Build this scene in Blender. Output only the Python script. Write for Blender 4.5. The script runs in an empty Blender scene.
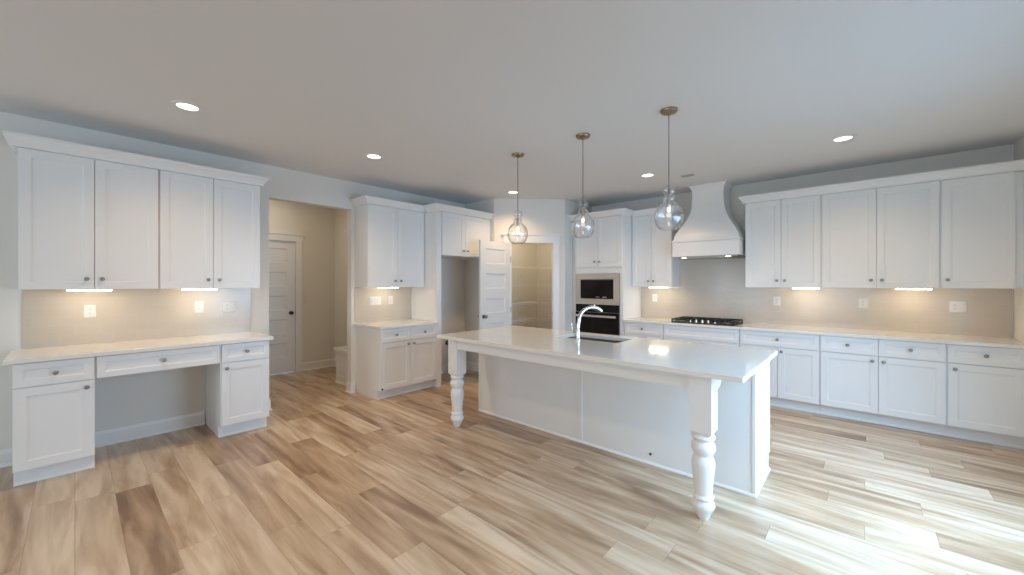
import bpy, bmesh, math, random
from mathutils import Vector, Matrix

random.seed(7)
S = bpy.context.scene
COL = S.collection
PI = math.pi
H90 = PI / 2

# ------------------------------------------------------------------ camera
cam_d = bpy.data.cameras.new('camera')
cam = bpy.data.objects.new('camera', cam_d)
COL.objects.link(cam)
cam.location = (4.965, 0.0, 1.416)
cam.rotation_euler = (H90, 0, 0.7302)
cam_d.sensor_width = 36.0
cam_d.sensor_fit = 'HORIZONTAL'
cam_d.lens = 36.0 * 391.4 / 1024.0
cam_d.shift_y = -3.47 / 1024.0
cam_d.clip_start = 0.05
S.camera = cam

# ------------------------------------------------------------------ colour management, sky, daylight
S.view_settings.view_transform = 'Standard'
S.view_settings.look = 'None'
S.view_settings.exposure = 0.06
S.view_settings.gamma = 1.0
S.view_settings.use_curve_mapping = False
S.cycles.max_bounces = 12
S.cycles.diffuse_bounces = 7
S.cycles.transparent_max_bounces = 12
S.cycles.sample_clamp_indirect = 6.0
S.cycles.caustics_reflective = False
S.cycles.caustics_refractive = False

W = bpy.data.worlds.new('sky')
S.world = W
W.use_nodes = True
W.node_tree.nodes['Background'].inputs[0].default_value = (0.60, 0.78, 1.0, 1)
W.node_tree.nodes['Background'].inputs[1].default_value = 1.0

DAY = (0.43, 0.70, 1.0)
DAY_REAR = (0.70, 0.86, 1.0)
WARM = (1.0, 0.66, 0.34)
P_PATIO, P_REAR, P_CAN, P_BAR, P_BULB, P_HALL, P_PANTRY = 80.0, 86.0, 48.0, 0.9, 0.10, 7.0, 7.5


def area(name, loc, rot, sx, sy, power, colour, spread=PI, shape='RECTANGLE', parent=None):
    d = bpy.data.lights.new(name, 'AREA')
    d.shape = shape
    d.size = sx
    if shape in ('RECTANGLE', 'ELLIPSE'):
        d.size_y = sy
    d.energy = power
    d.color = colour
    d.spread = spread
    o = bpy.data.objects.new(name, d)
    COL.objects.link(o)
    o.location = loc
    o.rotation_euler = rot
    o.parent = parent
    return o


# daylight through the glazed patio door in the right wall and the windows behind the camera
# (sky light slants down through the glass, the light off the ground outside comes in level)
area('patio_sky_light', (5.90, 2.95, 1.25), (0, math.radians(48), 0), 1.6, 2.1, P_PATIO, DAY, math.radians(150))
area('patio_ground_light', (6.00, 2.95, 1.10), (0, H90, 0), 1.9, 2.1, P_PATIO * .26, DAY)
area('rear_daylight', (1.7, -4.46, 1.45), (H90, 0, 0), 1.8, 1.5, P_REAR * .5, DAY_REAR)
area('rear_daylight', (4.3, -4.46, 1.45), (H90, 0, 0), 1.8, 1.5, P_REAR * .5, DAY_REAR)

# ------------------------------------------------------------------ materials


def mat(name, col, rough=0.5, metal=0.0, spec=0.5, coat=0.0):
    m = bpy.data.materials.new(name)
    m.use_nodes = True
    b = m.node_tree.nodes['Principled BSDF']
    b.inputs['Base Color'].default_value = (*col, 1)
    b.inputs['Roughness'].default_value = rough
    b.inputs['Metallic'].default_value = metal
    b.inputs['Specular IOR Level'].default_value = spec
    b.inputs['Coat Weight'].default_value = coat
    return m


def node(m, kind, **kw):
    n = m.node_tree.nodes.new(kind)
    for k, v in kw.items():
        setattr(n, k, v)
    return n


def link(m, a, b):
    m.node_tree.links.new(a, b)


def math_node(m, op, a, b=None):
    n = node(m, 'ShaderNodeMath', operation=op)
    for i, v in enumerate((a, b)):
        if v is None:
            continue
        if isinstance(v, (int, float)):
            n.inputs[i].default_value = v
        else:
            link(m, v, n.inputs[i])
    return n.outputs[0]


def speckle(m, scale, amount, bump=0.0):
    """slight tonal wander and surface texture on a painted or stone surface"""
    b = m.node_tree.nodes['Principled BSDF']
    c = Vector(b.inputs['Base Color'].default_value[:3])
    tc = node(m, 'ShaderNodeTexCoord')
    nz = node(m, 'ShaderNodeTexNoise')
    nz.inputs['Scale'].default_value = scale
    nz.inputs['Detail'].default_value = 4
    link(m, tc.outputs['Object'], nz.inputs['Vector'])
    mx = node(m, 'ShaderNodeMix', data_type='RGBA')
    mx.inputs[6].default_value = (*(c * (1 - amount)), 1)
    mx.inputs[7].default_value = (*(c * (1 + amount)), 1)
    link(m, nz.outputs['Fac'], mx.inputs[0])
    link(m, mx.outputs[2], b.inputs['Base Color'])
    if bump:
        bp = node(m, 'ShaderNodeBump')
        bp.inputs['Strength'].default_value = bump
        bp.inputs['Distance'].default_value = 0.002
        link(m, nz.outputs['Fac'], bp.inputs['Height'])
        link(m, bp.outputs[0], b.inputs['Normal'])
    return m


def plank_floor():
    m = mat('oak_plank', (.4, .3, .2), 0.30, spec=0.85)
    b = m.node_tree.nodes['Principled BSDF']
    tc = node(m, 'ShaderNodeTexCoord')
    sp = node(m, 'ShaderNodeSeparateXYZ')
    link(m, tc.outputs['Object'], sp.inputs[0])
    PW, PL = 0.182, 1.25
    yr = math_node(m, 'DIVIDE', sp.outputs['Y'], PW)
    row = math_node(m, 'FLOOR', yr)
    fy = math_node(m, 'FRACT', yr)
    wn = node(m, 'ShaderNodeTexWhiteNoise', noise_dimensions='1D')
    link(m, row, wn.inputs['W'])
    xo = math_node(m, 'ADD', math_node(m, 'DIVIDE', sp.outputs['X'], PL), math_node(m, 'MULTIPLY', wn.outputs['Value'], 7.0))
    col = math_node(m, 'FLOOR', xo)
    fx = math_node(m, 'FRACT', xo)
    cb = node(m, 'ShaderNodeCombineXYZ')
    link(m, row, cb.inputs[0])
    link(m, col, cb.inputs[1])
    pid = node(m, 'ShaderNodeTexWhiteNoise', noise_dimensions='3D')
    link(m, cb.outputs[0], pid.inputs['Vector'])
    # grain, stretched along the plank and shifted per plank
    gc = node(m, 'ShaderNodeCombineXYZ')
    link(m, math_node(m, 'ADD', math_node(m, 'MULTIPLY', sp.outputs['X'], 1.3), math_node(m, 'MULTIPLY', pid.outputs['Value'], 40)), gc.inputs[0])
    link(m, math_node(m, 'MULTIPLY', sp.outputs['Y'], 11.0), gc.inputs[1])
    link(m, math_node(m, 'MULTIPLY', pid.outputs['Value'], 13.0), gc.inputs[2])
    g1 = node(m, 'ShaderNodeTexNoise')
    g1.inputs['Scale'].default_value = 1.0
    g1.inputs['Detail'].default_value = 6
    g1.inputs['Roughness'].default_value = 0.6
    g1.inputs['Distortion'].default_value = 0.9
    link(m, gc.outputs[0], g1.inputs['Vector'])
    g2 = node(m, 'ShaderNodeTexNoise')
    g2.inputs['Scale'].default_value = 0.5
    g2.inputs['Detail'].default_value = 2
    g2.inputs['Distortion'].default_value = 2.0
    link(m, gc.outputs[0], g2.inputs['Vector'])
    r1 = node(m, 'ShaderNodeValToRGB')
    e = r1.color_ramp.elements
    e[0].position, e[0].color = 0.30, (*FLOOR_DARK, 1)
    e[1].position, e[1].color = 0.68, (*FLOOR_LIGHT, 1)
    mm = e.new(0.47)
    mm.color = (*FLOOR_MID, 1)
    mixg = math_node(m, 'ADD', math_node(m, 'MULTIPLY', g1.outputs['Fac'], 0.42), math_node(m, 'MULTIPLY', g2.outputs['Fac'], 0.58))
    shift = math_node(m, 'ADD', mixg, math_node(m, 'MULTIPLY', math_node(m, 'SUBTRACT', pid.outputs['Value'], 0.5), 0.20))
    link(m, shift, r1.inputs[0])
    # joints between planks
    ey = math_node(m, 'LESS_THAN', math_node(m, 'MINIMUM', fy, math_node(m, 'SUBTRACT', 1.0, fy)), 0.009)
    ex = math_node(m, 'LESS_THAN', math_node(m, 'MINIMUM', fx, math_node(m, 'SUBTRACT', 1.0, fx)), 0.0014)
    edge = math_node(m, 'MAXIMUM', ey, ex)
    mx = node(m, 'ShaderNodeMix', data_type='RGBA')
    link(m, math_node(m, 'MULTIPLY', edge, 0.4), mx.inputs[0])
    link(m, r1.outputs[0], mx.inputs[6])
    mx.inputs[7].default_value = (.15, .09, .05, 1)
    link(m, mx.outputs[2], b.inputs['Base Color'])
    bp = node(m, 'ShaderNodeBump')
    bp.inputs['Strength'].default_value = 0.25
    bp.inputs['Distance'].default_value = 0.002
    link(m, math_node(m, 'SUBTRACT', math_node(m, 'MULTIPLY', g1.outputs['Fac'], 0.3), edge), bp.inputs['Height'])
    link(m, bp.outputs[0], b.inputs['Normal'])
    return m


def subway_tile():
    m = mat('subway_tile', TILE, 0.16)
    b = m.node_tree.nodes['Principled BSDF']
    tc = node(m, 'ShaderNodeTexCoord')
    sp = node(m, 'ShaderNodeSeparateXYZ')
    link(m, tc.outputs['Object'], sp.inputs[0])
    cb = node(m, 'ShaderNodeCombineXYZ')
    link(m, sp.outputs['X'], cb.inputs[0])
    link(m, sp.outputs['Z'], cb.inputs[1])
    bk = node(m, 'ShaderNodeTexBrick')
    bk.offset = 0.5
    bk.inputs['Scale'].default_value = 1.0
    bk.inputs['Brick Width'].default_value = 0.152
    bk.inputs['Row Height'].default_value = 0.0763
    bk.inputs['Mortar Size'].default_value = 0.0012
    bk.inputs['Mortar Smooth'].default_value = 0.3
    t = Vector(TILE)
    bk.inputs['Color1'].default_value = (*(t * 0.985), 1)
    bk.inputs['Color2'].default_value = (*(t * 1.015), 1)
    bk.inputs['Mortar'].default_value = (*(t * 1.1), 1)
    link(m, cb.outputs[0], bk.inputs['Vector'])
    link(m, bk.outputs['Color'], b.inputs['Base Color'])
    # handmade glaze: gently rippled faces, joints set back
    nz = node(m, 'ShaderNodeTexNoise')
    nz.inputs['Scale'].default_value = 14.0
    link(m, tc.outputs['Object'], nz.inputs['Vector'])
    bp = node(m, 'ShaderNodeBump')
    bp.inputs['Strength'].default_value = 0.3
    bp.inputs['Distance'].default_value = 0.003
    link(m, math_node(m, 'SUBTRACT', math_node(m, 'MULTIPLY', nz.outputs['Fac'], 0.5), bk.outputs['Fac']), bp.inputs['Height'])
    link(m, bp.outputs[0], b.inputs['Normal'])
    return m


def emit(name, col, strength):
    m = bpy.data.materials.new(name)
    m.use_nodes = True
    nt = m.node_tree
    nt.nodes.clear()
    e = nt.nodes.new('ShaderNodeEmission')
    e.inputs[0].default_value = (*col, 1)
    e.inputs[1].default_value = strength
    o = nt.nodes.new('ShaderNodeOutputMaterial')
    nt.links.new(e.outputs[0], o.inputs[0])
    return m


def thin_glass(name, tint=(1, 1, 1), ior=1.5):
    m = bpy.data.materials.new(name)
    m.use_nodes = True
    nt = m.node_tree
    nt.nodes.clear()
    tr = nt.nodes.new('ShaderNodeBsdfTransparent')
    tr.inputs[0].default_value = (*tint, 1)
    gl = nt.nodes.new('ShaderNodeBsdfGlossy')
    gl.inputs['Roughness'].default_value = 0.02
    lw = nt.nodes.new('ShaderNodeLayerWeight')      # facing weight works alike on both sides of the thin shell
    lw.inputs[0].default_value = 0.5
    pw = nt.nodes.new('ShaderNodeMath')
    pw.operation = 'POWER'
    pw.inputs[1].default_value = 2.2
    nt.links.new(lw.outputs['Facing'], pw.inputs[0])
    fr = nt.nodes.new('ShaderNodeMath')
    fr.operation = 'MULTIPLY_ADD'
    fr.inputs[1].default_value = 0.75
    fr.inputs[2].default_value = 0.05
    nt.links.new(pw.outputs[0], fr.inputs[0])
    mx = nt.nodes.new('ShaderNodeMixShader')
    o = nt.nodes.new('ShaderNodeOutputMaterial')
    nt.links.new(fr.outputs[0], mx.inputs[0])
    nt.links.new(tr.outputs[0], mx.inputs[1])
    nt.links.new(gl.outputs[0], mx.inputs[2])
    nt.links.new(mx.outputs[0], o.inputs[0])
    return m


FLOOR_DARK, FLOOR_MID, FLOOR_LIGHT = (.22, .13, .072), (.43, .30, .19), (.64, .525, .395)
TILE = (.575, .505, .43)
M_FLOOR = plank_floor()
M_TILE = subway_tile()
M_WALL = speckle(mat('wall_paint', (.75, .73, .69), 0.75, spec=0.3), 60, .012, .05)
M_CEIL = speckle(mat('ceiling_paint', (.715, .72, .725), 0.9, spec=0.2), 80, .012, .08)
M_TRIM = speckle(mat('trim_paint', (.79, .795, .795), 0.35), 30, .006)
M_CAB = speckle(mat('cabinet_paint', (.79, .795, .795), 0.32), 25, .006)
M_ISL = speckle(mat('island_paint', (.79, .795, .795), 0.28), 25, .006)
M_QUARTZ = speckle(mat('white_quartz', (.80, .775, .735), 0.09, coat=0.2), 220, .02)
M_PLATE = mat('switch_plastic', (.74, .73, .71), 0.3)
M_SLOT = mat('dark_slot', (.03, .03, .03), 0.5)
M_KNOB = mat('brushed_nickel', (.33, .32, .31), 0.3, 1.0)
M_BLACKMETAL = mat('dark_bronze', (.035, .03, .028), 0.35, 0.6)
M_CHROME = mat('polished_chrome', (.64, .64, .645), 0.2, 1.0)
M_SINK = mat('sink_steel', (.24, .21, .18), 0.45, 1.0)
M_STEEL = speckle(mat('stainless_steel', (.64, .58, .50), 0.28, 1.0), 40, .03)
M_BLACKGLASS = mat('black_oven_glass', (.010, .008, .008), 0.08, spec=0.18)
M_BLACKIRON = mat('cast_iron', (.018, .017, .017), 0.55)
M_BRONZE = mat('aged_brass', (.36, .28, .17), 0.35, 1.0)
M_WHITEWIRE = mat('white_coated_wire', (.84, .83, .80), 0.4)
M_GLASS = thin_glass('clear_glass')
M_PANE = thin_glass('window_glass', (.97, .99, 1))
M_BULB = emit('bulb_glow', (1, .86, .64), 6)
M_LENS = emit('downlight_glow', (1, .93, .82), 4)
M_BAR = emit('strip_glow', (1, .84, .60), 20)
M_VENT = mat('vent_metal', (.42, .42, .42), 0.5)
M_LINER = mat('hood_liner', (.35, .34, .33), 0.35, 0.9)
M_DECK = mat('patio_concrete', (.55, .54, .52), 0.8)

# ------------------------------------------------------------------ mesh helpers


class MB:
    def __init__(self):
        self.bm = bmesh.new()

    def face(self, pts):
        return self.bm.faces.new([self.bm.verts.new(p) for p in pts])

    def box(self, x0, x1, y0, y1, z0, z1):
        v = [self.bm.verts.new(p) for p in ((x0, y0, z0), (x1, y0, z0), (x1, y1, z0), (x0, y1, z0),
                                            (x0, y0, z1), (x1, y0, z1), (x1, y1, z1), (x0, y1, z1))]
        for f in ((0, 3, 2, 1), (4, 5, 6, 7), (0, 1, 5, 4), (1, 2, 6, 5), (2, 3, 7, 6), (3, 0, 4, 7)):
            self.bm.faces.new([v[i] for i in f])
        return self

    def rings(self, rings, cap=True, close=False):
        """skin a list of equal-length closed loops of points"""
        vs = [[self.bm.verts.new(p) for p in r] for r in rings]
        n = len(vs[0])
        pairs = list(zip(vs, vs[1:])) + ([(vs[-1], vs[0])] if close else [])
        for a, b in pairs:
            for i in range(n):
                j = (i + 1) % n
                self.bm.faces.new((a[i], a[j], b[j], b[i]))
        if cap and not close:
            self.bm.faces.new(list(reversed(vs[0])))
            self.bm.faces.new(vs[-1])
        return self

    def lathe(self, prof, c=(0, 0, 0), n=24, axis='z', cap=True):
        rs = []
        for r, h in prof:
            ring = []
            for i in range(n):
                a = 2 * PI * i / n
                u, v = r * math.cos(a), r * math.sin(a)
                p = {'z': (u, v, h), 'y': (u, h, -v), 'x': (h, u, v)}[axis]
                ring.append((c[0] + p[0], c[1] + p[1], c[2] + p[2]))
            rs.append(ring)
        return self.rings(rs, cap)

    def tube(self, pts, rad, n=8):
        pts = [Vector(p) for p in pts]
        rad = rad if isinstance(rad, (list, tuple)) else [rad] * len(pts)
        rs = []
        up = None
        for i, p in enumerate(pts):
            t = (pts[min(i + 1, len(pts) - 1)] - pts[max(i - 1, 0)]).normalized()
            if up is None:
                up = Vector((0, 0, 1)) if abs(t.z) < 0.9 else Vector((1, 0, 0))
            a = t.cross(up).normalized()
            up = a.cross(t).normalized()
            rs.append([p + (a * math.cos(2 * PI * k / n) + up * math.sin(2 * PI * k / n)) * rad[i] for k in range(n)])
        return self.rings(rs)

    def sweep(self, path, prof):
        """mitred moulding: plan path (x, y), profile (out, z); 'out' is to the right of travel"""
        P = [Vector((p[0], p[1])) for p in path]
        nrm = []
        for a, b in zip(P, P[1:]):
            d = (b - a).normalized()
            nrm.append(Vector((d.y, -d.x)))
        rs = []
        for i, p in enumerate(P):
            if i == 0:
                off = nrm[0]
            elif i == len(P) - 1:
                off = nrm[-1]
            else:
                s = nrm[i - 1] + nrm[i]
                off = s / (1 + nrm[i - 1].dot(nrm[i]))
            rs.append([(p.x + off.x * o, p.y + off.y * o, z) for o, z in prof])
        return self.rings(rs)

    def panelled(self, x0, x1, z0, z1, yf, t, holes, step=0.009, depth=0.0065, back=None):
        """a slab standing in the xz plane, front at y=yf facing -y, with recessed panels (x0,x1,z0,z1);
        the front face is cut as a grid so that every recess is real"""
        xs = sorted({x0, x1, *[h[0] for h in holes], *[h[1] for h in holes]})
        zs = sorted({z0, z1, *[h[2] for h in holes], *[h[3] for h in holes]})

        def inside(cx, cz):
            return any(h[0] < cx < h[1] and h[2] < cz < h[3] for h in holes)
        for a, b in zip(xs, xs[1:]):
            for c, d in zip(zs, zs[1:]):
                if not inside((a + b) / 2, (c + d) / 2):
                    self.face([(a, yf, c), (b, yf, c), (b, yf, d), (a, yf, d)])
        for h in holes:
            loops = []
            for ins, dy in ((0, 0), (step * .35, depth * .5), (step * .75, depth * .5), (step, depth)):
                loops.append([(h[0] + ins, yf + dy, h[2] + ins), (h[1] - ins, yf + dy, h[2] + ins),
                              (h[1] - ins, yf + dy, h[3] - ins), (h[0] + ins, yf + dy, h[3] - ins)])
            for A, B in zip(loops, loops[1:]):
                for i in range(4):
                    j = (i + 1) % 4
                    self.face([A[i], A[j], B[j], B[i]])
            self.face(loops[-1])
        yb = yf + t
        if back is None:
            self.face([(x1, yb, z0), (x0, yb, z0), (x0, yb, z1), (x1, yb, z1)])
        self.face([(x0, yb, z0), (x0, yf, z0), (x0, yf, z1), (x0, yb, z1)])
        self.face([(x1, yf, z0), (x1, yb, z0), (x1, yb, z1), (x1, yf, z1)])
        self.face([(x0, yf, z1), (x1, yf, z1), (x1, yb, z1), (x0, yb, z1)])
        self.face([(x0, yb, z0), (x1, yb, z0), (x1, yf, z0), (x0, yf, z0)])
        return self

    def xform(self, M):
        bmesh.ops.transform(self.bm, matrix=M, verts=self.bm.verts)
        return self

    def done(self, name, m, parent=None, smooth=None, bevel=0.0, solid=0.0):
        bmesh.ops.remove_doubles(self.bm, verts=self.bm.verts, dist=1e-5)
        if not solid:
            bmesh.ops.recalc_face_normals(self.bm, faces=self.bm.faces)
        me = bpy.data.meshes.new(name)
        self.bm.to_mesh(me)
        self.bm.free()
        me.materials.append(m)
        if smooth is not None:
            me.polygons.foreach_set('use_smooth', [True] * len(me.polygons))
            if smooth:
                me.set_sharp_from_angle(angle=math.radians(smooth))
        o = bpy.data.objects.new(name, me)
        COL.objects.link(o)
        o.parent = parent
        if bevel:
            b = o.modifiers.new('edge', 'BEVEL')
            b.width = bevel
            b.segments = 2
            b.limit_method = 'ANGLE'
        return o


def tag(o, label, cat, group=None):
    o['label'] = label
    o['category'] = cat
    if group:
        o['group'] = group
    return o


def thing(name, label, cat, loc=(0, 0, 0), rz=0.0, group=None):
    o = bpy.data.objects.new(name, None)
    o.empty_display_size = 0.1
    COL.objects.link(o)
    o.location = loc
    o.rotation_euler = (0, 0, rz)
    return tag(o, label, cat, group)


def struct(o, label=None, cat=None):
    o['kind'] = 'structure'
    if label:
        o['label'] = label
    if cat:
        o['category'] = cat
    return o


def copy_tree(o, parent=None):
    c = o.copy()
    COL.objects.link(c)
    c.parent = parent
    for ch in list(o.children):
        copy_tree(ch, c)
    return c


def spot_child(name, parent, loc, power, colour, size, angle=2.4, blend=0.8):
    d = bpy.data.lights.new(name, 'SPOT')
    d.energy = power
    d.color = colour
    d.spot_size = angle
    d.spot_blend = blend
    d.shadow_soft_size = size
    o = bpy.data.objects.new(name, d)
    COL.objects.link(o)
    o.parent = parent
    o.location = loc
    return o


# ------------------------------------------------------------------ room shell
YB = 5.966      # range wall
XR = 6.04       # right wall
ZC = 2.75       # ceiling
T = 0.115
YR = -4.5       # rear wall
A = Vector((0.687, 4.358))
B = Vector((1.475, 5.146))
D45 = Vector((1, 1)).normalized()
N45 = Vector((1, -1)).normalized()      # into the kitchen

struct(MB().box(-2.0, 6.16, YR - .12, 6.42, -0.12, 0.0).done('floor', M_FLOOR), 'pale oak plank floor', 'floor')
struct(MB().box(-.115, 6.16, YR - .12, 6.42, ZC, ZC + .12).done('ceiling', M_CEIL), 'plain white ceiling', 'ceiling')
w = MB()
w.box(-T, 0, YR, 1.455, 0, ZC)
w.box(-T, 0, 2.405, 6.42, 0, ZC)
w.box(-T, 0, 1.455, 2.405, 2.39, ZC)
struct(w.done('wall_left', M_WALL), 'greige wall with a plain opening to the hall', 'wall')
struct(MB().box(1.375, XR + T, YB, YB + .1, 0, ZC).done('wall_range', M_WALL), 'greige wall behind the range', 'wall')
struct(MB().box(0, .687, 4.358, 4.458, 0, ZC).done('wall_alcove', M_WALL), 'short greige wall closing the refrigerator alcove', 'wall')
struct(MB().box(1.375, 1.475, 5.146, YB, 0, ZC).done('wall_oven', M_WALL), 'short greige wall beside the oven tower', 'wall')
# angled pantry wall: local x along the wall, y = 0 is the kitchen face, +y into the pantry
Mang = Matrix.Translation((A.x, A.y, 0)) @ Matrix.Rotation(PI / 4, 4, 'Z')
LA = (B - A).length
S1, S2, ZD = 0.262, 0.932, 2.065
w = MB()
w.box(0.0, S1, 0, .1, 0, ZC)
w.box(S2, LA, 0, .1, 0, ZC)
w.box(S1, S2, 0, .1, ZD, ZC)
struct(w.xform(Mang).done('wall_pantry', M_WALL), 'angled greige wall with the pantry doorway', 'wall')
struct(MB().box(0, 1.375, 6.3, 6.4, 0, ZC).done('wall_pantry_back', M_WALL), 'wall at the back of the pantry', 'wall')
struct(MB().box(1.375, 1.475, YB + .1, 6.4, 0, ZC).done('wall_pantry_side', M_WALL), 'side wall of the pantry', 'wall')
w = MB()
w.box(XR, XR + T, YR, 1.8, 0, ZC)
w.box(XR, XR + T, 4.1, YB, 0, ZC)
w.box(XR, XR + T, 1.8, 4.1, 2.12, ZC)
struct(w.done('wall_right', M_WALL), 'greige wall at the end of the range counter', 'wall')
w = MB()
for a, b in ((-T, .8), (2.6, 3.4), (5.2, XR + T)):
    w.box(a, b, YR - T, YR, 0, ZC)
for a, b in ((.8, 2.6), (3.4, 5.2)):
    w.box(a, b, YR - T, YR, 0, .7)
    w.box(a, b, YR - T, YR, 2.2, ZC)
struct(w.done('wall_rear', M_WALL), 'greige wall with two windows behind the viewer', 'wall')
# hall behind the opening
w = MB()
w.box(-1.95, -1.85, .9, 1.555, 0, 2.9)
w.box(-1.95, -1.85, 2.375, 3.1, 0, 2.9)
w.box(-1.95, -1.85, 1.555, 2.375, 2.1, 2.9)
struct(w.done('wall_hall', M_WALL), 'greige hall wall with a door', 'wall')
struct(MB().box(-1.95, -T, 3.0, 3.1, 0, 2.9).done('wall_hall_bench', M_WALL), 'hall wall behind the bench', 'wall')
struct(MB().box(-1.95, -T, .8, .9, 0, 2.9).done('wall_hall_side', M_WALL), 'near side wall of the hall', 'wall')
struct(MB().box(-1.95, -T, .8, 3.1, 2.9, 3.0).done('ceiling_hall', M_CEIL), 'hall ceiling', 'ceiling')

# patio door and windows (outside the frame, they let the daylight in)
pd = MB()
for a, b in ((1.8, 1.88), (2.91, 2.99), (4.02, 4.1)):
    pd.box(XR + .03, XR + .09, a, b, .0, 2.12)
pd.box(XR + .03, XR + .09, 1.88, 4.02, 2.04, 2.12)
pd.box(XR + .03, XR + .09, 1.88, 4.02, 0, .08)
pd = struct(pd.done('door_3', M_TRIM), 'white framed glazed patio door', 'door')
MB().box(XR + .055, XR + .061, 1.88, 4.02, .08, 2.04).done('glass_pane', M_PANE, pd)
for i, x in enumerate((.8, 3.4)):
    f = MB()
    for a, b in ((x, x + .06), (x + .87, x + .93), (x + 1.74, x + 1.8)):
        f.box(a, b, YR - .09, YR - .03, .7, 2.2)
    f.box(x + .06, x + 1.74, YR - .09, YR - .03, 2.14, 2.2)
    f.box(x + .06, x + 1.74, YR - .09, YR - .03, .7, .76)
    f = struct(f.done('window_%d' % (i + 1), M_TRIM), 'white framed window in the rear wall', 'window')
    MB().box(x + .06, x + 1.74, YR - .063, YR - .057, .76, 2.14).done('glass_pane', M_PANE, f)
struct(MB().box(XR + T, 16, -8, 12, -.3, -.12).done('ground', M_DECK), 'pale paved ground outside', 'ground')

# baseboards
BB = [(0, 0), (.014, 0), (.014, .105), (.010, .118), (.006, .13), (0, .13)]
SHOE = [(0, 0), (.013, 0), (.012, .008), (.006, .016), (0, .018)]


def base(name, *paths, shoe=True):
    w = MB()
    for p in paths:
        w.sweep(p, BB)
        if shoe:
            n0 = [(o + .014, z) for o, z in SHOE]
            w.sweep(p, n0)
    return struct(w.done(name, M_TRIM), 'white baseboard along the foot of the wall', 'baseboard')


# 'out' is on the right of travel
base('baseboard_left', [(0, YR), (0, -.305)], [(0, .112), (0, .872)], [(0, 1.287), (0, 1.455), (-T, 1.455)], [(-T, 2.405), (0, 2.405), (0, 2.448)])
base('baseboard_alcove', [(0, 3.40), (0, 4.358), (.687, 4.358), (A.x + D45.x * .14, A.y + D45.y * .14)])
base('baseboard_hall', [(-1.85, .9), (-1.85, 1.46)], [(-1.85, 2.47), (-1.85, 3.0), (-.73, 3.0)])
base('baseboard_oven', [(A.x + D45.x * 1.01, A.y + D45.y * 1.01), (B.x, B.y), (B.x, 5.34)])

# door casings
cs = MB()
for a, b in ((S1 - .1, S1), (S2, S2 + .093)):
    cs.box(a, b, -.018, 0, 0, ZD)
cs.box(S1 - .115, S2 + .10, -.022, 0, ZD, ZD + .115)
cs.box(S1 - .145, S2 + .12, -.034, 0, ZD + .115, ZD + .135)
cs.box(S1 - .002, S1 + .012, 0, .1, 0, ZD)
cs.box(S2 - .012, S2 + .002, 0, .1, 0, ZD)
cs.box(S1 + .012, S2 - .012, 0, .1, ZD - .012, ZD + .002)
tr1 = struct(cs.xform(Mang).done('trim_1', M_TRIM), 'white casing around the pantry doorway', 'trim')
MB().box(S2 - .0145, S2 - .012, .012, .032, .92, .98).xform(Mang).done('strike_plate', M_KNOB, tr1)
cs = MB()
cs.box(-1.85, -1.832, 1.455, 1.555, 0, 2.1)
cs.box(-1.85, -1.832, 2.375, 2.475, 0, 2.1)
cs.box(-1.85, -1.830, 1.445, 2.485, 2.1, 2.20)
cs.box(-1.85, -1.818, 1.43, 2.50, 2.20, 2.215)
struct(cs.done('trim_2', M_TRIM), 'white casing around the hall door', 'trim')


def lever_knob(parent, loc, axis_sign, name='door_knob', m=None):
    k = MB().lathe([(.030, 0), (.030, .006), (.012, .010), (.012, .028), (.024, .036), (.028, .048), (.024, .060), (.010, .064)], n=20, axis='y')
    if axis_sign < 0:
        k.xform(Matrix.Scale(-1, 4, Vector((0, 1, 0))))
    o = k.done(name, m or M_BLACKMETAL, parent, 40)
    o.location = loc
    o['label'] = 'dark round door knob'
    return o


def five_panel(w_, h_, t):
    rail, n = .145, 5
    ph = (h_ - .115 - .255 - rail * (n - 1)) / n
    holes = []
    z = .255
    for i in range(n):
        holes.append((.115, w_ - .115, z, z + ph))
        z += ph + rail
    return holes


# hall door: front (y = 0 in local) faces the kitchen
hd = struct(MB().panelled(0, .815, .012, 2.095, 0, .035, [(a, b, c, d) for a, b, c, d in five_panel(.815, 2.095, .035)], .014, .010).done('door_1', M_TRIM),
            'closed white five-panel hall door with dark knob', 'door')
hd.location = (-1.862, 1.5575, 0)
hd.rotation_euler = (0, 0, H90)
lever_knob(hd, (.752, 0, .955), -1)
MB().box(.8135, .8165, -.002, .03, .92, .99).done('latch_plate', M_BLACKMETAL, hd)

# pantry door leaf, swung open into the kitchen
pdl = MB().panelled(0, .64, .012, 2.052, 0, .0175, five_panel(.64, 2.052, .035), .012, .008, back=0)
pdl.panelled(0, .64, .012, 2.052, 0, .0175, five_panel(.64, 2.052, .035), .012, .008, back=0)
n = len(pdl.bm.verts) // 2
pdl.bm.verts.ensure_lookup_table()
for v in pdl.bm.verts[n:]:
    v.co.y = .035 - v.co.y
pdl = struct(pdl.done('door_2', M_TRIM), 'white five-panel pantry door standing open', 'door')
pdl.location = (.880, 3.885, 0)
pdl.rotation_euler = (0, 0, H90)
lever_knob(pdl, (.062, 0, .945), -1, m=M_KNOB)
lever_knob(pdl, (.062, .035, .945), 1, m=M_KNOB)
for z in (.25, 1.02, 1.80):
    MB().lathe([(.006, z - .045), (.006, z + .045)], c=(.645, -.004, 0), n=10).done('hinge', M_KNOB, pdl)

# ------------------------------------------------------------------ cabinets
# local frame: x left to right seen from the front, y = 0 at the wall and -depth at the front, z up
KNOB = None


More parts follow.
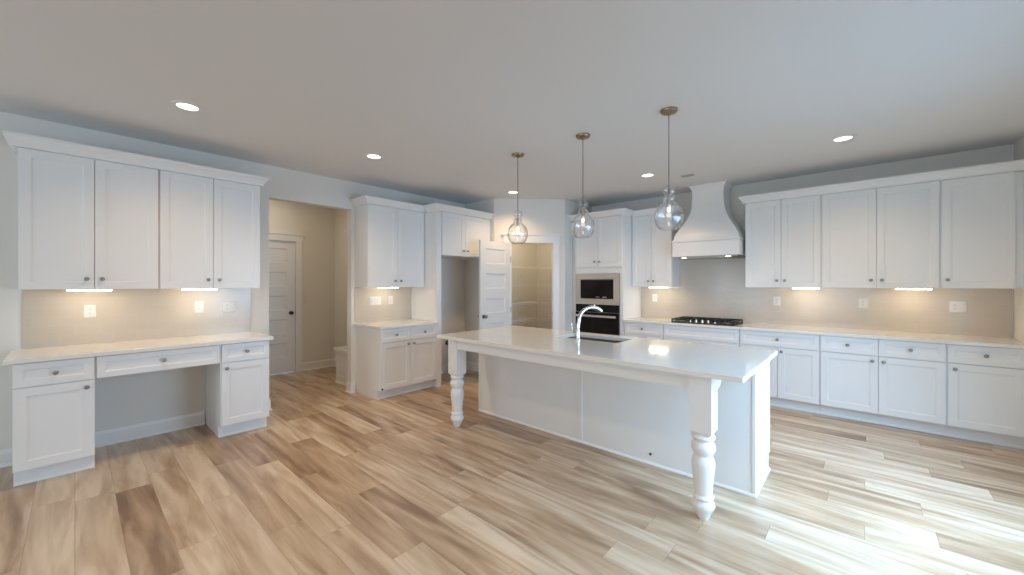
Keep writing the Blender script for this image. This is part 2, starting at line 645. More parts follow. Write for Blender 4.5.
def knob(parent, x, y, z):
    global KNOB
    if KNOB is None:
        k = MB().lathe([(.009, 0), (.009, -.002), (.0055, -.004), (.0055, -.014), (.0125, -.019), (.0155, -.024), (.0125, -.029), (.004, -.031)], n=16, axis='y')
        o = k.done('knob', M_KNOB, parent, 50)
        KNOB = o.data
    else:
        o = bpy.data.objects.new('knob', KNOB)
        COL.objects.link(o)
        o.parent = parent
    o['label'] = 'round dark nickel knob'
    o.location = (x, y, z)
    return o


def front(parent, kind, x0, x1, z0, z1, y, knobs=(), rail=None, t=.02):
    r = rail if rail is not None else (.058 if kind == 'door' else .042)
    holes = [(x0 + r, x1 - r, z0 + r, z1 - r)]
    o = MB().panelled(x0, x1, z0, z1, y - t, t, holes).done(kind, M_CAB, parent, bevel=0)
    for kx, kz in knobs:
        knob(o, kx, y - t, kz)
    return o


def base_cabinet(label, loc, rz, w_, fronts, group, d=.61, ztop=.868, filler=0.0, foot=True):
    r = thing('base_cabinet', label, 'cabinet', loc, rz, group)
    MB().box(0, w_, -d, -.002, .115, ztop).done('body', M_CAB, r)
    k = MB().box(0.0, w_, -(d - .075), -.01, 0, .115)
    k = k.done('toe_kick', M_CAB, r)
    MB().sweep([(w_, -(d - .075)), (0, -(d - .075))][::-1], SHOE).done('shoe_molding', M_CAB, r)
    for kind, x0, x1, z0, z1, kn in fronts:
        front(r, kind, x0, x1, z0, z1, -d, kn)
    return r


def wall_cabinet(label, loc, rz, w_, doors, group, d=.32, z0=1.375, z1=2.425, dz0=None, cat='cabinet', name='wall_cabinet'):
    r = thing(name, label, cat, loc, rz, group)
    MB().box(0, w_, -d, -.002, z0, z1).done('body', M_CAB, r)
    for x0, x1, kn in doors:
        front(r, 'door', x0, x1, (dz0 or z0), z1 - .003, -d, kn)
    return r


CR = [(0, 2.425), (.022, 2.425), (.024, 2.44), (.030, 2.45), (.048, 2.478), (.060, 2.49), (.064, 2.495), (.064, 2.513), (0, 2.513)]


def crown(label, loc, rz, path):
    o = MB().sweep(path, CR).done('crown_molding', M_CAB)
    o.location = loc
    o.rotation_euler = (0, 0, rz)
    return tag(o, label, 'molding', 'crown moldings on the cabinets')


def counter(label, loc, rz, x0, x1, y0=-.65, z=(.868, .90), hole=None):
    w = MB()
    if hole is None:
        w.box(x0, x1, y0, -.002, *z)
    o = w.done('countertop', M_QUARTZ, bevel=.003)
    o.location = loc
    o.rotation_euler = (0, 0, rz)
    return tag(o, label, 'countertop', 'white countertops')


LW = (0, 0, 0)          # left wall: local x = +Y, front faces +X
RZL = H90
RWL = (0, YB, 0)        # range wall: local x = +X, front faces -Y
g_lb, g_lu = 'white base cabinets', 'white wall cabinets'
G = .004
# --- desk
Y0, Y1 = -.300, .102


def Lp(y, x=0):
    return (x, y, 0)


base_cabinet('white desk pedestal cabinet with one drawer and door, farther from the hall opening', Lp(-.287), RZL, .389,
             [('drawer', .004, .384, .70, .862, [(.195, .78)]), ('door', .004, .384, .122, .692, [(.347, .645)])], g_lb)
r = thing('desk_drawer_cabinet', 'wide white drawer box bridging the knee space of the desk', 'cabinet', Lp(.103), RZL, g_lb)
MB().box(0, .781, -.61, -.002, .70, .868).done('body', M_CAB, r)
front(r, 'drawer', .010, .771, .70, .862, -.61, [(.392, .785)])
base_cabinet('white desk pedestal cabinet with one drawer and door, next to the hall opening', Lp(.884), RZL, .392,
             [('drawer', .008, .388, .70, .862, [(.2, .785)]), ('door', .008, .388, .122, .692, [(.042, .645)])], g_lb)
counter('long white countertop of the desk beside the hall opening', LW, RZL, -.325, 1.307)
wall_cabinet('white two-door wall cabinet over the desk, farther from the hall opening', Lp(-.281), RZL, .776,
             [(.003, .386, [(.345, 1.457)]), (.390, .771, [(.431, 1.457)])], g_lu)
wall_cabinet('white two-door wall cabinet over the desk, next to the hall opening', Lp(.497), RZL, .778,
             [(.007, .387, [(.346, 1.457)]), (.391, .775, [(.432, 1.457)])], g_lu)
crown('white crown molding along the top of the two desk wall cabinets', LW, RZL, [(-.281, -.002), (-.281, -.34), (1.275, -.34), (1.275, -.002)])

# --- small counter beside the refrigerator alcove
bc = base_cabinet('white base cabinet with two drawers and two doors beside the refrigerator alcove', Lp(2.468), RZL, .842,
                  [('drawer', .004, .419, .70, .862, [(.21, .785)]), ('drawer', .423, .838, .70, .862, [(.63, .785)]),
                   ('door', .004, .419, .122, .692, [(.378, .652)]), ('door', .423, .838, .122, .692, [(.464, .652)])], g_lb)
MB().lathe([(.012, -.630), (.012, -.636)], c=(.016, 0, .137), n=14, axis='y').done('bumper', M_SLOT, bc)['label'] = 'small round black bumper'
counter('short white countertop beside the refrigerator alcove', LW, RZL, 2.440, 3.310)
wall_cabinet('white two-door wall cabinet between the hall opening and the refrigerator alcove', Lp(2.453), RZL, .855,
             [(.004, .424, [(.383, 1.457)]), (.428, .851, [(.469, 1.457)])], g_lu)
crown('white crown molding on the wall cabinet beside the hall opening', LW, RZL, [(2.453, -.002), (2.453, -.34), (3.310, -.34)])
# --- refrigerator alcove
fp = MB().box(3.312, 3.392, -.61, -.002, 0, 2.425).done('refrigerator_panel', M_CAB)
fp.rotation_euler = (0, 0, RZL)
tag(fp, 'tall white end panel reaching the floor beside the refrigerator alcove', 'panel')
wall_cabinet('white two-door cabinet high above the empty refrigerator alcove', Lp(3.394), RZL, .962,
             [(.010, .428, [(.388, 1.90)]), (.432, .950, [(.472, 1.90)])], g_lu, d=.60, z0=1.82, dz0=1.828)
crown('white crown molding above the refrigerator alcove', LW, RZL, [(3.312, -.40), (3.312, -.62), (4.356, -.62)])

# --- range wall
TX0, TX1 = 1.545, 2.360
t = thing('oven_tower', 'tall white cabinet tower that holds the microwave and wall oven', 'cabinet', (TX0, YB, 0), 0, g_lu)
w_ = TX1 - TX0
b = MB()
b.box(0, .022, -.63, -.002, .115, 2.425)
b.box(w_ - .022, w_, -.63, -.002, .115, 2.425)
b.box(.022, w_ - .022, -.02, -.002, .115, 2.425)
b.box(.022, w_ - .022, -.63, -.02, .115, .37)
b.box(.022, w_ - .022, -.63, -.02, 1.575, 2.425)
b.box(.022, w_ - .022, -.60, -.02, 1.085, 1.105)
b.box(.765, w_ - .022, -.63, -.60, .37, 1.575)
b.done('body', M_CAB, t)
b = MB()
b.box(-.068, -.002, -.60, -.58, 0, 2.425)
b.done('filler_strip', M_CAB, t)
MB().box(0, w_, -.555, -.01, 0, .115).done('toe_kick', M_CAB, t)
front(t, 'drawer', .02, w_ - .02, .122, .36, -.63, [(w_ / 2, .25)])
front(t, 'door', .012, w_ / 2 - .002, 1.675, 2.419, -.63, [(w_ / 2 - .04, 1.755)])
front(t, 'door', w_ / 2 + .002, w_ - .012, 1.675, 2.419, -.63, [(w_ / 2 + .04, 1.755)])
crown('white crown molding around the top of the oven tower', RWL, 0, [(TX0 - .068, -.64), (TX1, -.64), (TX1, -.40)])

a = thing('microwave', 'built-in stainless steel microwave above the wall oven', 'microwave', (TX0 + w_ / 2 - .013, YB - .631, 1.105), 0)
MB().box(-.33, .33, .002, .45, .003, .45).done('body', M_STEEL, a)
f = MB()
f.panelled(-.368, .368, 0, .467, -.024, .022, [(-.285, .285, .082, .385)], .004, .006)
f.done('trim_frame', M_STEEL, a)
dr = MB().box(-.280, .280, -.0235, -.0185, .087, .380).done('door', M_BLACKGLASS, a)
MB().box(.10, .17, -.0245, -.0236, .105, .118).done('display', M_STEEL, dr)
MB().box(-.01, .05, -.0245, -.0236, .108, .116).done('button_strip', M_STEEL, dr)
MB().box(-.262, .262, -.0255, -.0236, .360, .372).done('door_edge', M_BLACKIRON, dr)

a = thing('wall_oven', 'built-in black glass wall oven under the microwave', 'oven', (TX0 + w_ / 2 - .013, YB - .631, .372), 0)
MB().box(-.36, .36, .002, .56, .003, .71).done('body', M_STEEL, a)
MB().box(-.368, .368, -.022, -.001, .615, .729).done('control_panel', M_BLACKGLASS, a)
d = MB().box(-.368, .368, -.03, -.001, .09, .61).done('door', M_BLACKGLASS, a, bevel=.003)
MB().box(-.368, .368, -.02, -.001, .002, .085).done('vent_strip', M_STEEL, a)
h = MB()
h.box(-.345, .345, -.082, -.060, .538, .574)
h.done('handle', M_CHROME, d, bevel=.006)
for s in (-.30, .30):
    MB().box(s - .012, s + .012, -.062, -.030, .544, .568).done('handle_post', M_STEEL, d)


def rb(label, x0, x1, fronts):
    return base_cabinet(label, (x0, YB, 0), 0, x1 - x0, fronts, g_lb)


rb('white single-drawer base cabinet between the oven tower and the cooktop', 2.362, 2.950,
   [('drawer', .03, .582, .70, .862, [(.295, .785)]), ('door', .03, .304, .122, .692, [(.262, .652)]), ('door', .308, .582, .122, .692, [(.35, .652)])])
rb('white base cabinet directly under the cooktop with one wide blank drawer front', 2.951, 3.864,
   [('drawer', .006, .907, .70, .862, []), ('door', .006, .454, .122, .692, [(.41, .652)]), ('door', .458, .907, .122, .692, [(.50, .652)])])
rb('white base cabinet with one wide knobbed drawer, next to the cooktop', 3.865, 4.624,
   [('drawer', .006, .753, .70, .862, [(.38, .785)]), ('door', .006, .376, .122, .692, [(.336, .652)]), ('door', .380, .753, .122, .692, [(.42, .652)])])
rb('white base cabinet with two side-by-side drawers over two doors on the range wall', 4.625, 5.540,
   [('drawer', .006, .456, .70, .862, [(.225, .785)]), ('drawer', .460, .909, .70, .862, [(.682, .785)]),
    ('door', .006, .456, .122, .692, [(.414, .645)]), ('door', .460, .909, .122, .692, [(.498, .645)])])
rb('white base cabinet with one drawer and one door in the right corner', 5.541, 6.038,
   [('drawer', .010, .455, .70, .862, [(.232, .785)]), ('door', .010, .455, .122, .692, [(.05, .645)])])
counter('long white countertop running under the range hood', RWL, 0, 2.362, XR - .002)
wall_cabinet('white two-door wall cabinet between the oven tower and the range hood', (2.362, YB, 0), 0, .595,
             [(.008, .297, [(.262, 1.457)]), (.301, .590, [(.336, 1.457)])], g_lu)
crown('white crown molding on the wall cabinet between oven tower and hood', RWL, 0, [(2.362, -.34), (2.957, -.34), (2.957, -.002)])
UX = (3.866, 4.618, 5.532, 6.038)
wall_cabinet('white narrow two-door wall cabinet next to the range hood', (UX[0], YB, 0), 0, UX[1] - UX[0] - .001,
             [(.003, .373, [(.335, 1.457)]), (.377, .744, [(.412, 1.457)])], g_lu)
wall_cabinet('white wide two-door wall cabinet, middle one of the three past the hood', (UX[1], YB, 0), 0, UX[2] - UX[1] - .001,
             [(.010, .455, [(.415, 1.457)]), (.459, .904, [(.499, 1.457)])], g_lu)
wall_cabinet('white single-door wall cabinet in the corner at the right end of the range wall', (UX[2], YB, 0), 0, UX[3] - UX[2],
             [(.010, .455, [(.045, 1.457)])], g_lu)
crown('long white crown molding over the three wall cabinets past the hood', RWL, 0, [(UX[0], -.002), (UX[0], -.34), (UX[3], -.34)])


# --- tiled backsplashes
def splash(name, loc, rz, rects, label):
    w = MB()
    for x0, x1, z0, z1 in rects:
        w.box(x0, x1, -.008, -.0005, z0, z1)
    o = w.done(name, M_TILE)
    o.location = loc
    o.rotation_euler = (0, 0, rz)
    return struct(o, label, 'backsplash')


splash('wall_tile_desk', LW, RZL, [(-.277, 1.276, .90, 1.375)], 'beige glazed subway tile above the desk counter')
splash('wall_tile_niche', LW, RZL, [(2.448, 3.310, .90, 1.375)], 'beige glazed subway tile above the small counter')
splash('wall_tile_range', RWL, 0, [(2.362, 6.030, .90, 1.375), (2.958, 3.865, 1.375, 1.80)], 'beige glazed subway tile along the range wall')

# --- under-cabinet strip lights


def strip(label, loc, rz, x0, x1):
    t = thing('under_cabinet_light', label, 'light', loc, rz, 'strip lights under the wall cabinets')
    MB().box(x0, x1, -.250, -.180, 1.368, 1.3745).done('housing', M_PLATE, t)
    MB().box(x0 + .006, x1 - .006, -.248, -.182, 1.359, 1.3678).done('diffuser', M_BAR, t)
    return t


strip('lit strip light under the desk wall cabinet farther from the hall opening', LW, RZL, -.05, .215)
strip('lit strip light under the desk wall cabinet next to the hall opening', LW, RZL, .665, .94)
strip('lit strip light under the wall cabinet beside the refrigerator alcove', LW, RZL, 2.68, 2.95)
strip('lit strip light under the wall cabinet beside the oven tower', RWL, 0, 2.585, 2.855)
strip('lit strip light under the narrow wall cabinet next to the range hood', RWL, 0, 4.335, 4.595)
strip('lit strip light under the middle wall cabinet past the range hood', RWL, 0, 5.225, 5.49)


# --- outlets and switches
def plate(label, loc, rz, kind, w_=.075, h=.115):
    t = thing('wall_plate', label, 'outlet' if kind == 'outlet' else 'switch', loc, rz, 'white wall plates')
    f = MB()
    f.rings([[(-w_ / 2, -.0005, -h / 2), (w_ / 2, -.0005, -h / 2), (w_ / 2, -.0005, h / 2), (-w_ / 2, -.0005, h / 2)],
             [(-w_ / 2, -.003, -h / 2), (w_ / 2, -.003, -h / 2), (w_ / 2, -.003, h / 2), (-w_ / 2, -.003, h / 2)],
             [(-w_ / 2 + .004, -.006, -h / 2 + .004), (w_ / 2 - .004, -.006, -h / 2 + .004), (w_ / 2 - .004, -.006, h / 2 - .004), (-w_ / 2 + .004, -.006, h / 2 - .004)]])
    f.done('cover', M_PLATE, t)
    n = max(1, round(w_ / .06)) if w_ > .1 else 1
    for i in range(n):
        x = (i - (n - 1) / 2) * .046
        if kind == 'outlet' and i == 0:
            o = MB().box(x - .017, x + .017, -.008, -.0062, -.034, .034).done('receptacle', M_PLATE, t)
            s = MB()
            for dz in (-.018, .018):
                for dx in (-.006, .006):
                    s.box(x + dx - .0012, x + dx + .0012, -.0086, -.0078, dz - .004, dz + .005)
                s.lathe([(.0022, -.0086), (.0022, -.0078)], c=(x, 0, dz - .0095), n=8, axis='y')
            s.done('slots', M_SLOT, o)
        else:
            o = MB().box(x - .017, x + .017, -.0075, -.0062, -.034, .034).done('rocker_frame', M_PLATE, t)
            MB().rings([[(x - .014, -.0076, -.030), (x + .014, -.0076, -.030), (x + .014, -.0076, .030), (x - .014, -.0076, .030)],
                        [(x - .014, -.0085, -.030), (x + .014, -.0085, -.030), (x + .014, -.0125, .030), (x - .014, -.0125, .030)]]).done('rocker', M_PLATE, o)
    return t


XT = .008
plate('white outlet plate under the desk wall cabinet farther from the hall opening', (XT, .087, 1.183), RZL, 'outlet')
plate('white single-gang outlet plate under the desk wall cabinet next to the hall opening', (XT, .832, 1.185), RZL, 'outlet')
plate('white double-gang plate on the tile nearest the hall opening above the desk', (XT, 1.082, 1.178), RZL, 'outlet', .118)
plate('wide white switch plate above the small counter beside the refrigerator alcove', (XT, 2.738, 1.186), RZL, 'switch', .165)
plate('narrow white outlet plate above the small counter beside the refrigerator alcove', (XT, 2.966, 1.19), RZL, 'outlet')
plate('white outlet plate on the tile between the oven tower and the cooktop', (2.583, YB - XT, 1.201), 0, 'outlet')
plate('white outlet plate on the tile under the narrow wall cabinet next to the hood', (4.154, YB - XT, 1.20), 0, 'outlet')
plate('white outlet plate on the tile under the middle wall cabinet past the hood', (4.97, YB - XT, 1.20), 0, 'outlet', .085)
plate('white double-gang plate on the tile nearest the corner of the range wall', (5.686, YB - XT, 1.185), 0, 'outlet', .118)
plate('white light switch plate on the hall wall beside the hall door', (-1.85, 2.551, 1.186), RZL, 'switch', .085)
wv = thing('wall_socket', 'small round dark socket low on the wall inside the refrigerator alcove', 'socket', (0, 3.985, .475), RZL)
MB().lathe([(.036, -.0005), (.036, -.006), (.026, -.009)], n=20, axis='y').done('cover', M_BLACKMETAL, wv, 30)
MB().lathe([(.016, -.0095), (.016, -.016), (.010, -.018)], n=16, axis='y').done('receptacle', M_BRONZE, wv, 30)

# --- range hood
HX, HW = 3.428, .400
t = thing('range_hood', 'white curved range hood reaching the ceiling above the cooktop', 'range hood', (HX, YB, 0), 0)
b = MB().box(-.405, .405, -.50, -.012, 1.785, 1.975)
b.done('band', M_CAB, t, bevel=.003)
mo = MB().box(-.412, .412, -.508, -.012, 1.977, 2.005)
mo.done('band_molding', M_CAB, t, bevel=.006)
HT = [(2.005, .398), (2.05, .388), (2.09, .372), (2.15, .338), (2.21, .300), (2.27, .262), (2.33, .232), (2.39, .211), (2.46, .199), (2.54, .192),
      (2.61, .190), (2.66, .193), (2.70, .204), (2.73, .222), (2.7485, .238)]
rs = []
for z, hw in HT:
    yd = .345 + (hw - .19) * .70
    rs.append([(-hw, -yd, z), (hw, -yd, z), (hw, -.012, z), (-hw, -.012, z)])
MB().rings(rs).done('chimney', M_CAB, t, 40)
ln = MB().box(-.385, .385, -.48, -.03, 1.772, 1.7845).done('liner', M_LINER, t)
fl = MB().box(-.25, .25, -.40, -.12, 1.768, 1.7715).done('filter', M_STEEL, ln)
for x in (-.27, .27):
    MB().lathe([(.03, 1.7715), (.03, 1.766), (.022, 1.764)], c=(x, -.44, 0), n=16).done('lamp', M_LENS, ln)
    spot_child('hood_lamp', t, (x, -.44, 1.76), 1.0, (1, .95, .88), .03)

# --- cooktop
ct = thing('cooktop', 'black five-burner gas cooktop set on the range counter', 'cooktop', (3.413, YB - .33, .9005), 0)
MB().box(-.380, .380, -.255, .255, 0, .012).done('deck', M_BLACKIRON, ct, bevel=.004)
for bx, by, br in ((-.27, -.12, .038), (-.27, .13, .045), (0, .06, .055), (.27, -.12, .045), (.27, .13, .038)):
    bu = MB().lathe([(br, .012), (br, .022), (br * .8, .026)], c=(bx, by, 0), n=18).done('burner', M_KNOB, ct, 40)
    MB().lathe([(br * .72, .026), (br * .72, .032), (br * .4, .034)], c=(bx, by, 0), n=18).done('burner_cap', M_BLACKIRON, bu, 40)
for gx0, gx1, gy0 in ((-.375, -.14, -.245), (-.13, .13, -.10), (.14, .375, -.245)):
    g = MB()
    for x in (gx0, gx1 - .012):
        g.box(x, x + .012, gy0, .245, .034, .050)
    for y in (gy0, .233, (gy0 + .245) / 2 - .006):
        g.box(gx0, gx1, y, y + .012, .034, .050)
    cx = (gx0 + gx1) / 2
    g.box(cx - .006, cx + .006, gy0, .245, .036, .052)
    for x in (gx0, gx1 - .014):
        for y in (gy0, .231):
            g.box(x, x + .014, y, y + .014, .012, .036)
    g.done('grate', M_BLACKIRON, ct)
for i in range(5):
    MB().lathe([(.021, .012), (.020, .018), (.017, .020), (.015, .046), (.010, .048)], c=(-.15 + i * .075, -.195, 0), n=16).done('control_knob', M_STEEL, ct, 40)

# --- island
IX0, IX1, IY0, IY1 = 1.765, 4.430, 3.020, 3.600
isl = thing('kitchen_island', 'white kitchen island body with two turned legs', 'island', (IX0, IY0, 0), 0)
L, Wd = IX1 - IX0, IY1 - IY0
b = MB()
b.box(0, L, 0, .02, 0, .868)
b.box(0, .02, .02, Wd, .0, .868)
b.box(L - .02, L, .02, Wd - .06, .0, .868)
b.box(L - .02, L, Wd - .06, Wd, .115, .868)
b.box(.02, L - .02, .10, Wd - .04, .10, .12)
b.box(.02, L - .02, Wd - .10, Wd - .08, 0, .115)
b.box(.02, L - .02, Wd - .04, Wd - .02, .12, .868)
b.done('body', M_ISL, isl)
for x in (1.320,):
    MB().box(x - .018, x + .018, -.009, -.0003, .02, .868).done('batten', M_ISL, isl)
for x0, x1 in ((0, .02), (L - .012, L)):
    MB().box(x0, x1, -.006, -.0003, .02, .868).done('corner_trim', M_ISL, isl)
MB().box(L + .0003, L + .006, -.006, .03, .02, .868).done('corner_trim', M_ISL, isl)
MB().sweep([(L + .0003, Wd - .06), (L + .0003, -.0003), (0, -.0003)][::-1], [(o, z) for o, z in SHOE]).done('shoe_molding', M_ISL, isl)
for i in range(4):
    fw = (L - .05) / 4
    x0 = .025 + i * fw
    o = MB().panelled(-(x0 + fw - .004), -x0, .122, .862, -(Wd + .0), .02, [(-(x0 + fw - .004) + .058, -x0 - .058, .18, .804)])
    o.xform(Matrix.Rotation(PI, 4, 'Z'))
    o = o.done('door', M_ISL, isl)
    kx = x0 + (fw - .05 if i % 2 == 0 else .046)
    k = knob(o, kx, Wd, .80)
    k.rotation_euler = (0, 0, PI)
MB().lathe([(.010, -.0003), (.010, -.004)], c=(3.723 - IX0, 0, .079), n=14, axis='y').done('bumper', M_SLOT, isl)['label'] = 'small round black dot low on the back panel'
PROF = [(.030, 0), (.036, .012), (.046, .040), (.058, .060), (.066, .078), (.064, .095), (.054, .110), (.051, .118), (.058, .124), (.060, .132), (.056, .141),
        (.050, .150), (.052, .185), (.058, .250), (.065, .310), (.066, .335), (.062, .358), (.054, .374), (.051, .383), (.056, .392), (.066, .415), (.069, .432),
        (.066, .450), (.056, .463), (.052, .470), (.056, .476), (.066, .486), (.068, .495), (.062, .506), (.050, .515)]
HP = .063
LEGS = (1.890 - IX0 + HP, 4.182 - IX0 + HP)
LY = 2.482 - IY0 + HP
leg0 = None
for lx in LEGS:
    if leg0 is None:
        g = MB().lathe(PROF, n=32)
        g.rings([[(-.048, -.048, .510), (.048, -.048, .510), (.048, .048, .510), (-.048, .048, .510)],
                 [(-HP, -HP, .530), (HP, -HP, .530), (HP, HP, .530), (-HP, HP, .530)],
                 [(-HP, -HP, .868), (HP, -HP, .868), (HP, HP, .868), (-HP, HP, .868)]])
        leg0 = g.done('leg', M_ISL, isl, 35)
        lg = leg0
    else:
        lg = leg0.copy()
        COL.objects.link(lg)
        lg.parent = isl
    lg.location = (lx, LY, 0)
ap = MB()
ap.box(LEGS[0] + HP, LEGS[1] - HP, LY - HP + .012, LY - HP + .034, .778, .868)
ap.done('apron', M_ISL, isl)
for lx in LEGS:
    y0 = LY + HP + .0003
    MB().rings([[(x, y0, .775), (x, y0 + .05, .782), (x, y0 + .10, .812), (x, y0 + .125, .850), (x, y0 + .125, .8675), (x, y0, .8675)]
                for x in (lx + HP - .030, lx + HP)]).done('corbel', M_ISL, isl)
plate('small white outlet plate on the bright end of the island', (IX1, 3.285, .66), RZL, 'outlet')

# island countertop with the sink cut-out
SX0, SX1, SY0, SY1 = 2.715, 3.362, 3.160, 3.490
xs = (1.740, SX0, SX1, 4.475)
ys = (2.455, SY0, SY1, 3.635)
w = MB()
for z, flip in ((.90, 0), (.868, 1)):
    for i in range(3):
        for j in range(3):
            if i == 1 and j == 1:
                continue
            w.face([(xs[i], ys[j], z), (xs[i + 1], ys[j], z), (xs[i + 1], ys[j + 1], z), (xs[i], ys[j + 1], z)])
for (x0, y0), (x1, y1) in ((((xs[0], ys[0]), (xs[3], ys[0]))), ((xs[3], ys[0]), (xs[3], ys[3])), ((xs[3], ys[3]), (xs[0], ys[3])), ((xs[0], ys[3]), (xs[0], ys[0]))):
    ts = xs if y0 == y1 else ys
    pts = sorted(ts, reverse=(x1 < x0 or y1 < y0))
    for a_, b_ in zip(pts, pts[1:]):
        pa = (a_, y0) if y0 == y1 else (x0, a_)
        pb = (b_, y0) if y0 == y1 else (x0, b_)
        w.face([(*pa, .868), (*pb, .868), (*pb, .90), (*pa, .90)])
for pa, pb in (((SX0, SY0), (SX1, SY0)), ((SX1, SY0), (SX1, SY1)), ((SX1, SY1), (SX0, SY1)), ((SX0, SY1), (SX0, SY0))):
    w.face([(*pa, .868), (*pb, .868), (*pb, .90), (*pa, .90)])
tag(w.done('countertop', M_QUARTZ, bevel=.002), 'large white island countertop with a sink cut-out', 'countertop', 'white countertops')
# sink
sk = thing('kitchen_sink', 'stainless steel undermount sink set into the island countertop', 'sink', ((SX0 + SX1) / 2, (SY0 + SY1) / 2, .867), 0)
sx, sy = (SX1 - SX0) / 2, (SY1 - SY0) / 2


def rr(hx, hy, z, r=.03, n=4):
    out = []
    for cx, cy, a0 in ((hx - r, hy - r, 0), (-hx + r, hy - r, H90), (-hx + r, -hy + r, PI), (hx - r, -hy + r, 1.5 * PI)):
        for i in range(n + 1):
            t_ = a0 + H90 * i / n
            out.append((cx + r * math.cos(t_), cy + r * math.sin(t_), z))
    return out


b = MB().rings([rr(sx + .012, sy + .012, 0), rr(sx + .012, sy + .012, -.22), rr(sx - .004, sy - .004, -.215), rr(sx + .0, sy + .0, -.19), rr(sx + .002, sy + .002, 0)], close=False, cap=False)
b.rings([rr(sx + .012, sy + .012, 0), rr(sx + .002, sy + .002, 0)], cap=False)
b.face(rr(sx - .004, sy - .004, -.215))
b.face(rr(sx + .012, sy + .012, -.22))
b.done('basin', M_SINK, sk, 40)
MB().lathe([(.045, -.2145), (.045, -.212), (.036, -.211)], n=20).done('drain', M_CHROME, sk, 30)
# faucet
fa = thing('kitchen_faucet', 'chrome gooseneck faucet standing at the island sink', 'faucet', (3.010, 3.095, .9005), 0)
MB().lathe([(.027, 0), (.027, .010), (.021, .016), (.020, .085), (.017, .095)], n=20).done('base', M_CHROME, fa, 40)
pts, rad = [], []
dirv = Vector((.50, .86, 0)).normalized()
for i in range(26):
    s = i / 25
    if s < .4:
        p = Vector((0, 0, .08 + .10 * s / .4)) + dirv * (.012 * (s / .4) ** 2)
    else:
        q = (s - .4) / .6
        ang = PI - q * 2.40
        p = Vector((0, 0, .18)) + dirv * (.012 + .132 + .132 * math.cos(ang)) + Vector((0, 0, .118 * math.sin(ang)))
    pts.append(p)
    rad.append(.0175 if s < .72 else .0175 + .005 * min(1, (s - .72) / .08))
MB().tube(pts, rad, 14).done('spout', M_CHROME, fa, 40)
MB().tube([(-.018, 0, .055), (-.045, -.004, .058)], .014, 12).done('valve', M_CHROME, fa, 40)
MB().tube([(-.043, -.004, .055), (-.060, -.004, .090), (-.066, -.004, .150)], [.012, .010, .007], 10).done('lever', M_CHROME, fa, 40)

# --- pendants
GZ = -.918
GP = [(.052, .000), (.060, .002), (.080, .018), (.096, .046), (.105, .080), (.107, .104), (.102, .136), (.088, .166), (.066, .193), (.046, .208), (.037, .217),
      (.040, .228), (.047, .236), (.047, .243), (.036, .250), (.027, .257), (.027, .263), (.036, .272), (.044, .288), (.046, .302), (.041, .320), (.028, .334), (.010, .340)]
pend = thing('pendant_light', 'clear glass pendant lamp', 'pendant lamp', (0, 0, 0), 0, 'glass pendants over the island')
MB().lathe([(.064, -.0005), (.064, -.010), (.058, -.020), (.020, -.026), (.008, -.034)], n=28).done('canopy', M_BRONZE, pend, 40)
MB().lathe([(.0028, -.030), (.0028, -.640)], n=8).done('cord', M_BLACKMETAL, pend, 40)
so = MB().lathe([(.005, -.640), (.012, -.660), (.013, -.700), (.015, -.712), (.015, -.740), (.012, -.746)], n=16).done('socket', M_STEEL, pend, 40)
MB().lathe([(.006, -.746), (.008, -.750), (.012, -.760), (.012, -.768), (.008, -.777), (.002, -.781)], n=16).done('bulb', M_BULB, so, 60)
gs = MB().lathe([(r_, z_ + GZ) for r_, z_ in GP], n=40, cap=False).done('glass_shade', M_GLASS, pend, 0)
sm = gs.modifiers.new('wall', 'SOLIDIFY')
sm.thickness = .003
sm.offset = -1
pl = bpy.data.lights.new('bulb_lamp', 'POINT')
pl.energy = P_BULB
pl.color = (1, .82, .58)
pl.shadow_soft_size = .02
po = bpy.data.objects.new('bulb_lamp', pl)
COL.objects.link(po)
po.parent = pend
po.location = (0, 0, -.83)
PEND = [(2.323, 'clear glass globe pendant lamp hanging in front of the pantry doorway'),
        (3.098, 'clear glass globe pendant lamp hanging between the two others, in front of the oven tower'),
        (3.859, 'clear glass globe pendant lamp hanging closest to the range hood')]
for i, (x, lb) in enumerate(PEND):
    o = pend if i == 0 else copy_tree(pend)
    o.location = (x, 3.04, ZC)
    o['label'] = lb

# --- recessed ceiling lights
can = thing('recessed_light', 'x', 'ceiling light', (0, 0, 0), 0, 'recessed downlights in the ceiling')
MB().rings([[(r_ * math.cos(k * PI / 16), r_ * math.sin(k * PI / 16), z_) for k in range(32)] for r_, z_ in ((.062, -.001), (.096, -.001), (.094, -.006), (.066, -.009))],
           cap=False, close=True).done('trim_ring', M_PLATE, can, 40)
MB().lathe([(.0655, -.001), (.0655, -.005), (.05, -.006)], n=28).done('lens', M_LENS, can)
spot_child('can_lamp', can, (0, 0, -.03), P_CAN, WARM, .07, 2.45, 1.0)
CANS = [((1.197, .563), 'round recessed ceiling light nearest the desk wall cabinets'),
        ((1.174, 2.079), 'round recessed ceiling light in front of the hall opening'),
        ((1.192, 4.237), 'round recessed ceiling light in front of the angled pantry wall, partly behind a pendant cord'),
        ((3.010, 4.668), 'round recessed ceiling light in front of the oven tower, near the small air vent'),
        ((4.833, 4.681), 'round recessed ceiling light in front of the long row of range wall cabinets'),
        ((2.992, .563), 'added round recessed ceiling light overhead between the viewer and the desk, outside the picture'),  # unseen downlight, added to warm the floor on the left
        ((4.833, .563), 'added round recessed ceiling light straight above the viewer, outside the picture')]  # second unseen downlight, added for the same warm floor light
for i, ((x, y), lb) in enumerate(CANS):
    o = can if i == 0 else copy_tree(can)
    o.location = (x, y, ZC)
    o['label'] = lb
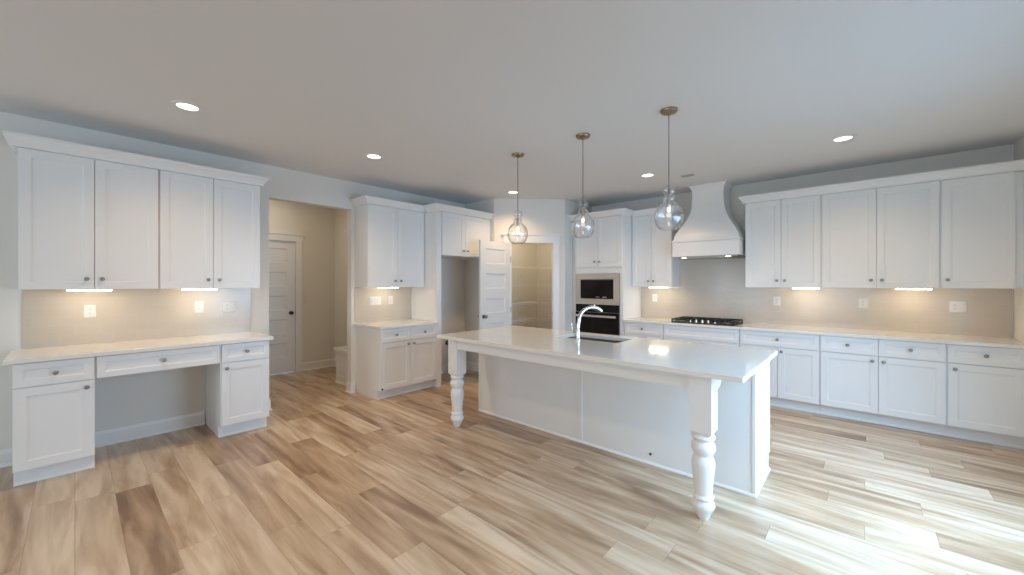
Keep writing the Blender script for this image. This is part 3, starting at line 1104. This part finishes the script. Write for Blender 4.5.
# unseen area lamps added to brighten the hall and pantry, no fixtures built
area('hall_fill_lamp', (-1.15, 1.8, 2.85), (0, 0, 0), .25, .25, P_HALL, (1, .80, .55))
area('pantry_fill_lamp', (.72, 5.45, 2.70), (0, 0, 0), .25, .25, P_PANTRY, (1, .80, .52))

# --- ceiling air vent
v = thing('ceiling_vent', 'small grey rectangular air vent in the ceiling near the range hood', 'vent', (3.366, 5.02, ZC), 0)
v.scale = (.68, .68, 1)
f = MB()
f.box(-.105, .105, -.060, -.048, -.008, -.0005)
f.box(-.105, .105, .048, .060, -.008, -.0005)
f.box(-.105, -.092, -.048, .048, -.008, -.0005)
f.box(.092, .105, -.048, .048, -.008, -.0005)
f.done('frame', M_VENT, v)
MB().box(-.092, .092, -.048, .048, -.0012, -.0003).done('duct', M_SLOT, v)
for i in range(6):
    y = -.040 + i * .016
    MB().rings([[(-.092, y - .005, -.003), (.092, y - .005, -.003), (.092, y - .004, -.002), (-.092, y - .004, -.002)],
                [(-.092, y + .003, -.009), (.092, y + .003, -.009), (.092, y + .004, -.008), (-.092, y + .004, -.008)]]).done('slat', M_VENT, v)

# --- hall bench and shelf
bn = thing('hall_bench', 'built-in white hall bench with panelled front seen through the hall opening', 'bench', (-.72, 3.0, 0), 0)
MB().box(0, .60, -.46, -.016, .0, .455).done('body', M_TRIM, bn)
MB().panelled(.0, .60, .012, .45, -.475, .0145, [(.05, .28, .10, .40), (.32, .55, .10, .40)]).done('front_panel', M_TRIM, bn)
MB().box(-.025, .602, -.50, -.002, .456, .50).done('seat', M_TRIM, bn, bevel=.004)
MB().sweep([(0, -.476), (.6, -.476)], SHOE).done('shoe_molding', M_TRIM, bn)
sh = thing('hall_shelf', 'small pale shelf high on the hall wall above the bench', 'shelf', (-.42, 3.0, 2.14), 0)
MB().box(0, .30, -.50, -.001, 0, .025).done('board', M_TRIM, sh)
for x in (.02, .26):
    MB().box(x, x + .02, -.40, -.001, -.04, -.0005).done('bracket', M_TRIM, sh)

# --- pantry wire shelves: a run on the left wall and a run on the back wall at each height


def wire_shelf(label, loc, rz, length, group='white wire shelves in the pantry'):
    t = thing('wire_shelf', label, 'shelf', loc, rz, group)
    dp = .32
    g = MB()
    for y in (-.004, -dp * .5, -dp):
        g.box(0, length, y - .003, y + .003, -.006, 0)
    n_ = int(length / .03)
    for i in range(n_ + 1):
        x = min(length - .003, i * .03)
        g.box(x, x + .003, -dp, -.002, 0, .003)
    g.done('deck', M_WHITEWIRE, t)
    lip = MB()
    lip.box(0, length, -dp - .006, -dp + .001, -.036, -.026)
    lip.box(0, length, -dp - .0062, -dp - .0042, -.008, .003)
    for i in range(0, n_ + 1, 2):
        x = min(length - .003, i * .03)
        lip.box(x, x + .003, -dp - .004, -dp - .001, -.03, 0)
    lip.done('front_lip', M_WHITEWIRE, t)
    for x in (length * .3, length * .8):
        MB().tube([(x, -.003, -.26), (x, -dp * .82, -.012)], .005, 6).done('bracket', M_WHITEWIRE, t)
    return t


for z, nm in ((1.735, 'top'), (1.405, 'second'), (1.07, 'third'), (.76, 'lowest visible')):
    wire_shelf('white wire pantry shelf on the wall left of the pantry corner, %s level' % nm, (0, 4.62, z), RZL, 1.34)
    wire_shelf('white wire pantry shelf on the pantry back wall, %s level' % nm, (.345, 6.3, z), 0, 1.02)
